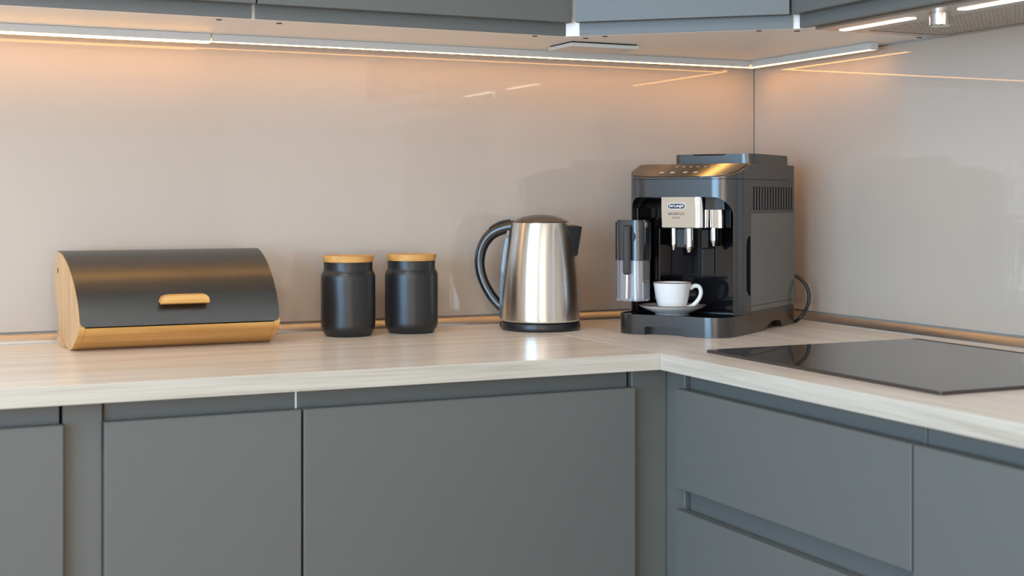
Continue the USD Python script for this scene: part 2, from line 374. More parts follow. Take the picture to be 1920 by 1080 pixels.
# ------------------------------------------------------------------ wall cabinets
ZC = 1.42                    # their top, above the frame
ZD = .603                    # lower edge of the doors
def screw(x, y):
    return lathe([(0, -.0004), (.0048, -.0004), (.0055, -.0001), (.0055, .001), (0, .001)], 20).apply_translation((x, y, ZU - .0005))
def wall_unit(label, x0, x1, strip, door, screws):
    u = thing('wall_cabinet', label, 'cabinet', ((x0 + x1) / 2, -.15, Z0 + ZU))
    part(u, 'carcass', [box(x0, x1, -.3035, -.0015, ZU, ZU + .018, .0006), box(x0, x0 + .018, -.3035, -.0015, ZU + .018, ZC), box(x1 - .018, x1, -.3035, -.0015, ZU + .018, ZC), box(x0 + .018, x1 - .018, -.3035, -.0015, ZC - .018, ZC)], 'carcass_white', kit=True)
    part(u, 'grip_strip', box(*strip, -.3085, -.3040, ZU + .0005, ZU + .06, .0006), 'cabinet_grey', kit=True)
    part(u, 'door', box(*door, -.331, -.312, ZD, ZC, .0012), 'cabinet_grey', kit=True)
    for s in screws:
        part(u, 'screw_cap', screw(*s), 'screw_brown', 'dark screw hole cap', kit=True)
wall_unit('grey wall cabinet at the upper left edge of the picture', -1.858, -1.2595, (-1.856, -1.2635), (-1.856, -1.2612), [(-1.313, -.275)])
wall_unit('grey wall cabinet above the jars and kettle', -1.2590, -.6560, (-1.2575, -.6475), (-1.2578, -.6490), [(-1.204, -.270), (-.707, -.290)])
A, B = np.array([-.631, -.330]), np.array([-.327, -.593])
e = (B - A) / np.linalg.norm(B - A); nrm = np.array([e[1], -e[0]]); nrm = nrm if nrm[1] < 0 else -nrm
def quad(p, q, d0, d1):
    return sg.Polygon([p + nrm * d0, q + nrm * d0, q + nrm * d1, p + nrm * d1])
u = thing('wall_cabinet', 'grey corner wall cabinet with an angled door, above the coffee machine', 'cabinet', (-.3, -.3, Z0 + ZU))
foot = sg.Polygon([(-.0015, -.0015), (-.6555, -.0015), (-.6555, -.3035), A - e * .008 - nrm * .0045, B + e * .008 - nrm * .0045, (-.3035, -.6060), (-.0015, -.6060)])
inner = sg.Polygon([(-.02, -.02), (-.637, -.02), (-.637, -.285), tuple(B - nrm * .02 + e * -.02), (-.285, -.588), (-.02, -.588)])
part(u, 'carcass', [as_tm(poly_ext(foot, ZU, ZU + .018)), as_tm(poly_ext(sg.Polygon([(-.6555, -.0015), (-.6555, -.3035), A - e * .008 - nrm * .0045, A - e * .0 - nrm * .0045, (-.6375, -.30), (-.6375, -.0015)]), ZU + .018, ZC)),
                    as_tm(poly_ext(sg.Polygon([(-.0015, -.6060), (-.3035, -.6060), B + e * .008 - nrm * .0045, B - nrm * .0045, (-.30, -.588), (-.0015, -.588)]), ZU + .018, ZC))], 'carcass_white', kit=True)
part(u, 'grip_strip', poly_ext(quad(A, B, -.004, .0005), ZU + .0005, ZU + .06), 'cabinet_grey', kit=True)
part(u, 'door', poly_ext(quad(A - e * .004, B - e * .004, .004, .023), ZD, ZC), 'cabinet_grey', kit=True)
for s in [(-.602, -.300), (-.584, -.345), (-.364, -.540), (-.297, -.566), (-.020, -.582)]:
    part(u, 'screw_cap', screw(*s), 'screw_brown', 'dark screw hole cap', kit=True)
u = thing('wall_cabinet', 'grey wall cabinet housing the extractor hood', 'cabinet', (-.15, -.91, Z0 + ZU))
HY0, HY1 = -1.208, -.6068
part(u, 'carcass', [box(-.3035, -.0015, HY1 - .018, HY1, ZU, ZC, .0006), box(-.3035, -.0015, HY0, HY0 + .018, ZU, ZC, .0006), box(-.3035, -.0015, HY0 + .018, HY1 - .018, ZC - .018, ZC)], 'carcass_white', kit=True)
part(u, 'grip_strip', box(-.3175, -.3040, HY0, -.6015, ZU + .0005, ZU + .06, .0006), 'cabinet_grey', kit=True)
part(u, 'door', box(-.338, -.319, HY0 + .002, -.6035, ZD, ZC, .0012), 'cabinet_grey', kit=True)
u = thing('wall_cabinet', 'grey wall cabinet right of the extractor hood, outside the picture edge', 'cabinet', (-.15, -1.5, Z0 + ZU))
part(u, 'carcass', box(-.3035, -.0015, -1.81, -1.2092, ZU, ZC, .0006), 'carcass_white', kit=True)
part(u, 'door', box(-.338, -.319, -1.808, -1.211, ZD, ZC, .0012), 'cabinet_grey', kit=True)

# ------------------------------------------------------------------ LED strips under the wall cabinets
def led(label, x0, x1, y0, y1, drop, axis, cap=False, low=.001):
    """slim profile; the diffuser fills the lower face, its rear half."""
    u = thing('led_light_strip', label, 'light strip', ((x0 + x1) / 2, (y0 + y1) / 2, Z0 + ZU - drop))
    zb = ZU - drop
    if axis == 'x':
        part(u, 'housing', [box(x0, x1, y0, y0 + .002, zb, ZU - .0004, .0003), box(x0, x1, y1 - .002, y1, zb, ZU - .0004, .0003), box(x0, x1, y0 + .002, y1 - .002, zb + .004, ZU - .0004)], 'led_housing', kit=True)
        part(u, 'diffuser', box(x0 + .001, x1 - .001, y0 + .0022, y1 - .0022, zb - low, zb + .0035), 'led_glow', 'glowing diffuser', kit=True)
    else:
        part(u, 'housing', [box(x0, x0 + .002, y0, y1, zb, ZU - .0004, .0003), box(x1 - .002, x1, y0, y1, zb, ZU - .0004, .0003), box(x0 + .002, x1 - .002, y0, y1, zb + .004, ZU - .0004)], 'led_housing', kit=True)
        part(u, 'diffuser', box(x0 + .0022, x1 - .0022, y0 + .001, y1 - .001, zb - low, zb + .0035), 'led_glow', 'glowing diffuser', kit=True)
    if cap:
        part(u, 'end_cap', box(x0 - .0005, x1 + .0005, y0 - .0025, y0 - .0001, zb - .001, ZU - .0004, .0004), 'led_housing', kit=True)
led('left light strip under the wall cabinets, cut by the picture edge', -1.86, -1.2815, -.070, -.050, .0145, 'x', low=.0032)
led('long light strip under the wall cabinets, running to the corner', -1.2795, -.0580, -.067, -.050, .0140, 'x')
led('short light strip on the right wall, ending below the hood', -.055, -.038, -.480, -.0505, .0140, 'y', True)
u = thing('driver_box', 'flat white box fixed under the corner wall cabinet', 'box', (-.529, -.19, Z0 + .570))
part(u, 'cover', box(-.606, -.452, -.248, -.145, .5690, .5765, .0008), 'led_housing', kit=True)
part(u, 'base', box(-.603, -.455, -.245, -.148, .5766, .5788), 'gap_shade_black', kit=True)  # black block painting the shade between box and cabinet

# ------------------------------------------------------------------ extractor hood
u = thing('extractor_hood', 'built-in steel extractor hood with two lit lamps and a mesh filter', 'extractor hood', (-.155, -.907, Z0 + .566))
HZ = .5745
fx0, fx1, fy0, fy1 = -.205, -.022, -1.165, -.655
frame = sg.Polygon([(-.300, -1.188), (-.0025, -1.188), (-.0025, -.6260), (-.300, -.6260)])
slots = [rrect(-.2615, a, -.2395, b, .011) for a, b in ((-1.135, -.940), (-.832, -.637))]
body = poly_ext(frame, HZ, HZ + .035) - poly_ext(sg.box(fx0, fy0, fx1, fy1), HZ - .01, HZ + .008)
for s in slots:
    body = body - poly_ext(s, HZ - .01, HZ + .004)
part(u, 'body_panel', body, 'hood_steel', kit=True)
part(u, 'mesh_filter', box(fx0 + .003, fx1 - .003, fy0 + .003, fy1 - .003, HZ + .0005, HZ + .0060), 'filter_mesh', kit=True)
part(u, 'filter_gap_shade', box(fx0 + .0005, fx1 - .0005, fy0 + .0005, fy1 - .0005, HZ + .0061, HZ + .0078), 'gap_shade_black', 'black sheet for the shade in the gap round the filter', kit=True)  # black sheet painting the shade in the gap round the filter
for s in slots:
    part(u, 'lamp', poly_ext(s.buffer(-.0004), HZ - .0008, HZ + .0039), 'lamp_glow', 'lit strip lamp', kit=True)
part(u, 'control_knob', lathe([(0, -.0215), (.0155, -.0215), (.0170, -.0200), (.0170, 0), (0, 0)], 40).apply_translation((-.250, -.894, HZ - .0002)), 'satin_knob', kit=True)

# ------------------------------------------------------------------ hob
u = thing('induction_hob', 'black glass induction hob set on the right worktop', 'hob', (-.3235, -.946, Z0))
part(u, 'glass_plate', poly_ext(rrect(-.5545, -1.2335, -.0925, -.6585, .003, 3), .0016, .0052), 'hob_glass', kit=True)
rim = poly_ext(rrect(-.5560, -1.2350, -.0910, -.6570, .004, 3), .0002, .0046) - poly_ext(rrect(-.5545, -1.2335, -.0925, -.6585, .003, 3), .0014, .01)
part(u, 'bevelled_rim', rim, 'hob_edge', kit=True)

# ------------------------------------------------------------------ bread bin
u = thing('bread_bin', 'bamboo bread bin with a curved black metal lid', 'bread bin', (-1.37, -.13, Z0))
# profile (y, z): tip at the foot, full front low down, slim top
Pf = [(-.160, .0004), (-.186, .0090), (-.214, .0250), (-.2330, .0420), (-.2300, .0600), (-.2180, .0850), (-.1980, .1080), (-.1700, .1310), (-.1350, .1510), (-.0980, .1645), (-.0720, .1690)]
Pb = [(-.0560, .1665), (-.0430, .1560), (-.0360, .1400), (-.0345, .1200), (-.0390, .0950), (-.0570, .0640), (-.0860, .0330), (-.1200, .0100), (-.1450, .0012)]
def bin_x(y, side):
    return (-1.5605 + (-.0345 - y) * .088) if side == 'l' else (-1.1925 - 0 * y)
def loft(profile, xa, xb, ny=1):
    """closed profile (y, z) swept from x = xa(y) to xb(y)."""
    P = np.array(profile); n = len(P)
    c = P.mean(0)
    VA = np.c_[[xa(y) for y in P[:, 0]], P]; VB = np.c_[[xb(y) for y in P[:, 0]], P]
    ca = np.r_[xa(c[0]), c]; cb = np.r_[xb(c[0]), c]
    V = np.vstack([VA, VB, ca, cb]); F = []
    for i in range(n):
        j = (i + 1) % n
        F += [(i, j, n + j), (i, n + j, n + i), (2 * n, j, i), (2 * n + 1, n + i, n + j)]
    t_ = trimesh.Trimesh(V, F, process=False); t_.fix_normals(); return t_
full = spline(Pf, 40)[:-1].tolist() + spline([Pf[-1]] + Pb[:4] + Pb[4:] + [Pf[0]], 40)[:-1].tolist()
full = sg.Polygon(full).buffer(0)
def ring(p):
    a = np.asarray(p.exterior.coords)[:-1]
    return a
inset = full.buffer(-.006, join_style=1)
side_t = .010
part(u, 'side_panel', loft(ring(full), lambda y: bin_x(y, 'l'), lambda y: bin_x(y, 'l') + side_t), 'bamboo_side', kit=True)
part(u, 'side_panel', loft(ring(full), lambda y: bin_x(y, 'r') - side_t, lambda y: bin_x(y, 'r')), 'bamboo_side', kit=True)
def loft_poly(poly, xa, xb):
    m_ = as_tm(yz_ext(poly, 0, 1))
    v = m_.vertices.copy()
    v[:, 0] = [xa(y) + s * (xb(y) - xa(y)) for s, y in zip(m_.vertices[:, 0], m_.vertices[:, 1])]
    return trimesh.Trimesh(v, m_.faces, process=False)
band = full.buffer(.0004).difference(full.buffer(-.0002))
for sd, o0, o1 in (('l', .0006, side_t), ('r', -side_t, -.0006)):
    part(u, 'rim_band', loft_poly(band, lambda y: bin_x(y, sd) + o0, lambda y: bin_x(y, sd) + o1), 'bamboo_along_x', 'darker bamboo edge', kit=True)
# bamboo trough between the side panels: front board, floor and back, flush with the rim
trough = full.difference(full.buffer(-.008)).intersection(sg.Polygon([(-.30, -.01), (-.30, .0435), (-.15, .0435), (-.10, .20), (0, .20), (0, -.01)]))
trough = max(getattr(trough, 'geoms', [trough]), key=lambda g: g.area)
part(u, 'front_board', loft_poly(trough.simplify(.0003), lambda y: bin_x(y, 'l') + side_t + .0004, lambda y: bin_x(y, 'r') - side_t - .0004), 'bamboo_along_x', kit=True)
# curved metal lid lying just outside the rim of the sides
lid_line = spline([(-.2335, .0455)] + Pf[4:] + [(-.0560, .1675)], 60)
outer = sg.LineString(lid_line).buffer(.0026, single_sided=False, cap_style=2)
lid_poly = outer.difference(full.buffer(.0002))
lid_poly = max(getattr(lid_poly, 'geoms', [lid_poly]), key=lambda g: g.area)
xl = lambda y: bin_x(y, 'l') + .0015 + (.0125 if y < -.2 else 0) * 0
lidm = loft_poly(lid_poly.simplify(.0002), lambda y: bin_x(y, 'l') + .0012, lambda y: bin_x(y, 'r') - .0012)
# round the two lower corners of the lid
lid_man = man(lidm)
def corner_cut(xc, sgn):
    r = .011
    sq = sg.box(min(xc, xc + sgn * r) - (.004 if sgn > 0 else 0), .0, max(xc, xc + sgn * r) + (.004 if sgn < 0 else 0), .0455 + r)
    keep = sg.Point(xc + sgn * r, .0450 + r).buffer(r, 24)
    return xz_ext(sq.difference(keep), -.30, -.200)
lid_man = lid_man - corner_cut(bin_x(-.233, 'l') + .0012, 1) - corner_cut(bin_x(-.233, 'r') - .0012, -1)
lid = part(u, 'lid', lid_man, 'lid_black_metal', kit=True)
# bamboo grip: sits on the curve of the lid, scooped below
gp = sg.Polygon([(-.2185, .0955), (-.2300, .0985), (-.2420, .0965), (-.2455, .0905), (-.2445, .0835), (-.2400, .0815), (-.2285, .0860), (-.2238, .0835)])
g = man(yz_ext(gp, -1.4075, -1.3225))
rr = rrect(-1.4075, .070, -1.3225, .0985, (.001, .001, .012, .016), 8)
g = g ^ xz_ext(rr, -.30, -.15)
part(lid, 'grip', g, 'bamboo_lid', 'pale bamboo grip', kit=True)
ft = sg.Polygon([(-.034, .0003), (-.105, .0003), (-.095, .0200), (-.070, .0500), (-.050, .0500)])
ft = ft.difference(full.buffer(.0003))
ft = max(getattr(ft, 'geoms', [ft]), key=lambda q: q.area)
for xf in (-1.5505, -1.225):
    part(u, 'rear_foot', yz_ext(ft, xf - .006, xf + .006), 'bamboo_side', kit=True)

# mark on the upper part of the left side panel: a tiny burnt-in figure
mk = [box(-.0003, .0003, -.004, .004, -.0008, .0008), box(-.0003, .0003, -.0008, .0008, -.004, .004), box(-.0003, .0003, .004, .0055, -.006, .006)]
ymk, zmk = -.066, .136
part(u, 'burnt_mark', move(mk, (bin_x(ymk, 'l') - .0001, ymk, zmk), rz=6.7), 'engraving', 'small dark burnt mark', kit=True)

# ------------------------------------------------------------------ jars
def jar(label, x, y, rot):
    u = thing('storage_jar', label, 'jar', (x, y, Z0 + .0002), rot, 'black storage jars with bamboo lids')
    body = [(0, 0), (.0425, 0), (.0440, .0012), (.0470, .0060), (.0505, .0105), (.0522, .0150), (.0527, .0220), (.0527, .1080), (.0526, .1150), (.0515, .1200), (.0490, .1240), (.0476, .1270), (.0472, .1310), (.0474, .1425), (.0440, .1425), (.0440, .0060), (0, .0060)]
    part(u, 'body', lathe(body), 'jar_black', smooth=40)
    lid_ = [(0, .1429), (.0468, .1429), (.0478, .1436), (.0500, .1540), (.0498, .1552), (.0485, .1560), (0, .1560)]
    part(u, 'lid', lathe(lid_), 'bamboo_lid', 'round bamboo lid')
    part(u, 'seal', lathe([(.0400, .1360), (.0438, .1360), (.0438, .1428), (.0400, .1428), (.0400, .1360)]), 'black_plastic')
jar('matt black jar with a bamboo lid, nearer the bread bin', -1.0225, -.1070, 0)
jar('matt black jar with a bamboo lid, nearer the kettle', -.8880, -.0985, 25)

# ------------------------------------------------------------------ kettle and its power base
KX, KY = -.6235, -.1440
kb = thing('power_base', 'round black power base under the steel kettle', 'kettle base', (KX, KY, Z0 + .0002))
part(kb, 'plate', lathe([(0, 0), (.0785, 0), (.0805, .0020), (.0812, .0060), (.0805, .0130), (.0790, .0155), (.0700, .0165), (0, .0165)]), 'black_plastic', smooth=40)
part(kb, 'cord_outlet', move(box(-.0095, .0095, .074, .089, .0015, .0125, .0015), rz=40), 'black_plastic')
k = thing('kettle', 'brushed steel kettle with a black handle on the left', 'kettle', (KX, KY, Z0 + .0170), -26.0 - 12.0)
# local +x points to the spout, -x to the handle
kp = [(.0560, .0015), (.0770, .0000), (.0790, .0015), (.0800, .0050), (.0797, .0250), (.0790, .0480), (.0775, .0800), (.0752, .1080), (.0722, .1350), (.0684, .1600), (.0640, .1830), (.0600, .1980), (.0590, .2004), (.0570, .2012), (.0540, .2012), (.0540, .1985), (.0560, .0015)]
part(k, 'body', lathe(kp, 128), 'brushed_steel', smooth=40)
part(k, 'bottom_ring', lathe([(0, -.0003), (.0775, -.0003), (.0782, .0012), (.0560, .0016), (0, .0016)]), 'black_plastic')
lid_p = [(0, .2168), (.0150, .2162), (.0300, .2138), (.0430, .2098), (.0530, .2048), (.0565, .2028), (.0570, .2016), (.0550, .2014), (0, .2014)]
part(k, 'lid', man(lathe(lid_p, 96)) - m3.Manifold.cube((.0011, .2, .05)).translate((-.0300, -.1, .2035)), 'kettle_lid_plastic', 'domed dark glossy lid', smooth=30)
hp = spline([(-.0540, .1930), (-.0800, .1880), (-.1060, .1740), (-.1235, .1480), (-.1290, .1200), (-.1250, .0920), (-.1140, .0660), (-.0980, .0420), (-.0800, .0250)], 60)
hp3 = np.c_[hp[:, 0], np.zeros(len(hp)), hp[:, 1]]
rad = np.interp(np.linspace(0, 1, 60), [0, .15, .4, .7, 1], [.0125, .0125, .0108, .0100, .0105])
part(k, 'handle', tube(hp3, rad, 24, squash=1.15, up=(1, 0, .2)), 'satin_black', 'curved black handle', smooth=60)
# lever on the handle, near its top
lv = spline([(-.0640, .2020), (-.0800, .2000), (-.0960, .1930), (-.1060, .1860)], 16)
part(k, 'switch_lever', tube(np.c_[lv[:, 0], np.zeros(16), lv[:, 1]], .0048, 12, squash=1.9, up=(0, 0, 1)), 'black_plastic')
# spine with the water gauge, following the taper of the body below the handle
kz = np.linspace(.004, .190, 40)
kr = np.interp(kz, [a[1] for a in kp[1:12]], [a[0] for a in kp[1:12]])
def strip(off_in, off_out, half, z):
    r_ = np.interp(z, [a[1] for a in kp[1:12]], [a[0] for a in kp[1:12]])
    V = []; F = []; n = len(z)
    for i in range(n):
        h_ = half[i] if np.ndim(half) else half
        ang = h_ / r_[i]
        for rr_, aa in ((r_[i] + off_in, -ang), (r_[i] + off_out, -ang * .9), (r_[i] + off_out, ang * .9), (r_[i] + off_in, ang)):
            V.append((-rr_ * math.cos(aa), rr_ * math.sin(aa), z[i]))
    for i in range(n - 1):
        for j in range(4):
            a0, a1 = i * 4 + j, i * 4 + (j + 1) % 4
            F += [(a0, a1, a1 + 4), (a0, a1 + 4, a0 + 4)]
    F += [(0, 2, 1), (0, 3, 2), (4 * n - 4, 4 * n - 3, 4 * n - 2), (4 * n - 4, 4 * n - 2, 4 * n - 1)]
    t_ = trimesh.Trimesh(np.array(V), np.array(F), process=False); t_.fix_normals(); return t_
part(k, 'spine', strip(-.004, .0050, np.interp(kz, [.0, .03, .10, .17, .19], [.0105, .0150, .0190, .0160, .0100]), kz), 'satin_black', smooth=50)
gz = np.linspace(.045, .165, 24)
part(k, 'water_gauge', strip(.003, .0062, np.interp(gz, [.045, .06, .15, .165], [.0035, .0065, .0065, .0035]), gz), 'gauge_window', 'narrow glossy water gauge', smooth=50)
# spout: open V-shaped beak
sp = m3.Manifold.hull_points(np.array([(.050, -.020, .1985), (.050, .020, .1985), (.0600, -.023, .1935), (.0600, .023, .1935), (.0855, -.004, .1925), (.0855, .004, .1925), (.0760, -.006, .1340), (.0760, .006, .1340), (.0660, 0, .1300)]))
cut = m3.Manifold.hull_points(np.array([(.045, -.0185, .205), (.045, .0185, .205), (.0590, -.0205, .205), (.0590, .0205, .205), (.0835, -.0028, .205), (.0835, .0028, .205), (.062, 0, .150), (.0735, -.003, .146), (.0735, .003, .146)]))
bodyfull = man(lathe([(0, -.001), (.0555, -.001)] + kp[1:13] + [(0, .2004)], 96))
part(k, 'spout', (sp - cut) - bodyfull.scale((1.001, 1.001, 1.0)), 'black_plastic', 'dark pointed spout')

# ------------------------------------------------------------------ coffee machine (local: x across, y to the back, z up)
TH = 34.2
bv = np.array([math.cos(math.radians(TH)), math.sin(math.radians(TH))]); rv = np.array([bv[1], -bv[0]])
MO = np.array([-.4642, -.3808])
MR = TH - 90.0
cm = thing('coffee_machine', 'black bean-to-cup coffee machine standing in the worktop corner', 'coffee machine', (MO[0], MO[1], Z0 + .0003), MR)
W2, BJ, BB = .120, .1253, .386
# drip tray
tray = poly_ext(rrect(-W2, 0, W2, BJ - .0004, (.046, .046, 0, 0), 14), 0, .0385)
notch = poly_ext(rrect(-.052, -.01, .0335, .0075, (0, 0, .004, .004), 4), -.01, .0165)
tray = tray - xz_ext(rrect(-.0505, -.02, .0335, .0160, (0, 0, .005, .005), 5), -.02, .0240)
well = rrect(-W2 + .005, .006, W2 - .005, BJ - .004, (.041, .041, .002, .002), 12)
tray = tray - poly_ext(well, .0325, .06)
dt = part(cm, 'drip_tray', tray, 'satin_black', 'black drip tray with a rounded front')
gp_ = rrect(-W2 + .0055, .0065, W2 - .0055, BJ - .0045, (.0405, .0405, .002, .002), 12)
holes = []
for i in range(9):
    for j in range(4):
        cx_, cy_ = -.096 + i * .024, .020 + j * .026
        hh = rrect(cx_ - .009, cy_ - .004, cx_ + .009, cy_ + .004, .0038, 4)
        if gp_.buffer(-.004).contains(hh):
            holes.append(hh)
gr = gp_
for hh in holes:
    gr = gr.difference(hh)
part(dt, 'grille', poly_ext(gr, .0350, .0372), 'gloss_black', 'glossy slotted grille')
# front shell with the open bay
ZS = .3038
shell = poly_ext(rrect(-W2, .045, W2, BJ - .0002, (.050, .050, 0, 0), 16), .0390, ZS)
bay = xz_ext(rrect(-.1065, .0, .1085, .2690, (0, 0, .036, .022), 12), -.05, .30)
shell = shell - bay
grip_slot = yz_ext(sg.Polygon([(.1260, .074), (.1165, .076), (.1045, .086), (.1035, .178), (.1125, .190), (.1260, .194)]), .1120, .13)
shell = shell - grip_slot
part(cm, 'front_frame', shell, 'satin_black', smooth=30)
# rear body with the bay continuing to its back wall
rear = poly_ext(rrect(-W2, BJ + .0003, W2, BB, (0, 0, .010, .010), 6), 0, ZS)
BW = .165
rear = rear - (xz_ext(rrect(-.1065, .0, .1085, .2690, (0, 0, .036, .022), 12), BJ - .05, BW) ^ poly_ext(sg.box(-.2, -.1, .2, .4), .0390, .4))
rear = rear - yz_ext(sg.Polygon([(.2050, -.01), (.2050, .003), (.2330, .0125), (.2480, .0160), (.2930, .0150), (.3020, .0080), (.3090, -.01)]), .105, .14)
nv = 15
for i in range(nv):
    y_ = .1435 + (.3620 - .1435) * i / (nv - 1)
    rear = rear - m3.Manifold.cube((.012, .0052, .0475)).translate((W2 - .006, y_ - .0026, .2430))
rear = rear - m3.Manifold.cube((.012, BB - .129 + .02, .195)).translate((W2 - .0045, .1285, .0425))
part(cm, 'rear_body', rear, 'satin_black', smooth=30)
part(cm, 'vent_shade_sheet', box(W2 - .009, W2 - .0061, .140, .366, .240, .293), 'gap_shade_black')  # black sheet painting the shade inside the vent slots
tank = poly_ext(rrect(W2 - .0043, .1290, W2 + .0010, BB - .0004, (.0, .003, .006, .0), 5), .0540, .2370)
wt = part(cm, 'water_tank', tank, 'tank_grey', 'smoky grey water tank side')
part(wt, 'lower_band', poly_ext(rrect(W2 - .0043, .1290, W2 + .0006, BB - .0004, (.0, .003, .006, .0), 5), .0430, .0530), 'tank_grey')
part(cm, 'grip_recess_shade', yz_ext(sg.Polygon([(.1250, .0755), (.1168, .0772), (.1053, .0868), (.1043, .1772), (.1130, .1888), (.1250, .1925)]), .1121, .1128), 'gap_shade_black', 'black sheet for the shade in the grip recess')  # recess floor blackened for the shade in it
# bay lining: glossy back wall in three fields and side cheek
part(cm, 'bay_lining', [box(-.1060, .0290, BW - .0030, BW - .0002, .112, .2680, .0008), box(-.1060, .0290, BW - .0030, BW - .0002, .0392, .1110, .0008)], 'gloss_black')
part(cm, 'bay_lining', box(.0302, .1078, BW - .0040, BW - .0002, .0392, .2450, .0008), 'gloss_black')
part(cm, 'bay_cheek', box(-.1062, -.1010, .075, BW - .0045, .0392, .2480, .0015), 'gloss_black')
lipo = rrect(-.1062, .0394, .1082, .2688, (0, 0, .0355, .0215), 12)
lip_ = xz_ext(lipo, .0905, .1180) - xz_ext(lipo.buffer(-.0022), .05, .2)
lip_ = lip_ - m3.Manifold.cube((.5, .5, .045)).translate((-.25, -.1, 0))
part(cm, 'bay_lip', lip_, 'gloss_black')
# top: sloping front carrying the touch panel
def slope(b):
    return .3185 + .34 * (b - .0773)
ftp = rrect(-W2, .045, W2, BB, (.050, .050, .010, .010), 16)
topm = poly_ext(ftp, ZS + .0008, .3360)
keep = yz_ext(sg.Polygon([(-.01, .29), (-.01, slope(-.01)), (.128, slope(.128)), (.132, .3360), (.50, .3360), (.50, .29)]), -.3, .3)
topm = topm ^ keep
part(cm, 'top_cover', topm, 'satin_black', smooth=25)
pan_out = sg.Polygon([(-.112, .080), (-.105, .0575), (-.070, .0505), (-.02, .0485), (.045, .0485), (.075, .0515), (.098, .0640), (.112, .0840), (.1165, .112), (.1160, .1255), (-.098, .1255), (-.106, .118)]).buffer(-.002).buffer(.002)
def on_slope(poly, lo, hi):
    m_ = as_tm(poly_ext(poly, 0, 1))
    v = m_.vertices.copy()
    v[:, 2] = slope(v[:, 1]) + lo + (hi - lo) * v[:, 2]
    return trimesh.Trimesh(v, m_.faces, process=False)
tp = part(cm, 'touch_panel', on_slope(pan_out, .0001, .0012), 'panel_black', 'glossy touch panel', smooth=20)
icons = []
for i, x_ in enumerate(np.linspace(-.030, .062, 7)):
    c_ = sg.Point(x_, .108).buffer(.0030, 8)
    icons.append(c_.difference(c_.buffer(-.0009)) if i % 2 else unary_union([sg.box(x_ - .003, .1068, x_ + .003, .1080), sg.box(x_ - .0022, .1088, x_ + .0022, .1098)]))
for x_ in (-.047, -.024, .004, .026):
    icons.append(unary_union([rrect(x_ - .0042, .0715, x_ + .0030, .0765, (.002, .002, 0, 0), 3), sg.Point(x_ + .0036, .0745).buffer(.0016, 5), sg.box(x_ - .0052, .0692, x_ + .0046, .0702)]))
for i_ in icons:
    part(tp, 'touch_icon', on_slope(i_, .0012, .0014), 'icon_white')
# bean lid
bl = poly_ext(rrect(-.0610, .1650, .1120, .3700, (.012, .026, .012, .012), 8), .3364, .3545)
bl2 = poly_ext(rrect(-.0600, .1660, .1110, .3690, (.011, .025, .011, .011), 8), .3545, .3565)
blp = part(cm, 'bean_lid', bl + bl2, 'satin_black', smooth=25)
part(blp, 'finger_recess', box(-.020, .050, .1645, .1700, .3535, .3567, .0006), 'gloss_black')
# brewing head: chrome plate wrapped round the front, spouts below
PB = .0560
pl = poly_ext(rrect(-.0415, PB, .0480, .120, (.003, .016, 0, 0), 12), .2092, .2700)
plate_skin = pl - poly_ext(rrect(-.0400, PB + .0015, .0465, .14, (.002, .0145, 0, 0), 12), .2, .28)
pn = part(cm, 'brew_head_plate', plate_skin, 'chrome', 'mirror chrome front plate', smooth=30)
part(cm, 'brew_head', poly_ext(rrect(-.0398, PB + .0017, .0463, BW - .0045, (.002, .0143, 0, 0), 12), .2075, .2688), 'black_plastic')
def on_front(t_, x_, z_):
    """lettering drawn in xy, stood up against the front plate."""
    t_ = as_tm(t_).copy()
    t_.apply_transform(trimesh.transformations.rotation_matrix(math.pi / 2, (1, 0, 0)))
    t_.apply_translation((x_, PB - .0001, z_)); return t_
bx0, bx1, bz0, bz1 = -.0255, .0105, .2462, .2560
part(pn, 'badge_rim', on_front(poly_ext(rrect(bx0 - .0012, bz0 - .0012, bx1 + .0012, bz1 + .0012, .0060, 8), 0, .0005), 0, 0), 'badge_white')
part(pn, 'badge', on_front(poly_ext(rrect(bx0, bz0, bx1, bz1, .0048, 8), .0004, .0010), 0, 0), 'badge_black', 'small dark maker badge')
def fit_text(s, width, height, depth, bold=False):
    t_ = meshkit.text_mesh(s, height, depth, bold)
    t_.apply_translation(-t_.bounds[0]); ex = t_.extents
    t_.apply_scale((width / ex[0], min(1.0, 1.0) * 1.0, 1.0)); return t_
tx = fit_text("De'Longhi", bx1 - bx0 - .0055, .0056, .0004, True)
part(pn, 'badge_lettering', on_front(tx.apply_translation((0, 0, .0009)), bx0 + .0028, bz0 + .0012), 'badge_white')
tx = fit_text('MAGNIFICA', .0340, .0050, .0003)
part(pn, 'plate_lettering', on_front(tx, -.0250, .2335), 'engraving')
tx = fit_text('EVO', .0150, .0038, .0003)
part(pn, 'plate_lettering', on_front(tx, -.0155, .2265), 'engraving')
def spout(x_, y_, r_, z0_, z1_):
    return lathe([(0, z0_), (r_ * .55, z0_), (r_ * .62, z0_ + .004), (r_ * .95, z0_ + .008), (r_, z0_ + .012), (r_, z1_), (0, z1_)], 32).apply_translation((x_, y_, 0))
s1 = part(cm, 'coffee_spout', spout(-.0200, .0700, .0062, .1640, .2074), 'chrome', 'chrome coffee spout')
s2 = part(cm, 'coffee_spout', spout(.0150, .0660, .0085, .1600, .2074), 'chrome', 'chrome coffee spout')
part(cm, 'spout_block', box(-.0190, .0130, .0735, .0950, .1680, .2073, .002), 'black_plastic')
part(cm, 'steam_holder', poly_ext(rrect(.0480, .0830, .0800, .1300, .010, 8), .2085, .2440), 'chrome', 'chrome steam outlet cover')
part(cm, 'steam_arm', poly_ext(rrect(.0440, .1000, .0770, BW - .0045, .004, 4), .2440, .2680), 'black_plastic')
part(cm, 'hot_water_spout', [spout(.0555, .0950, .0078, .1720, .2083)], 'chrome', 'chrome hot water spout')
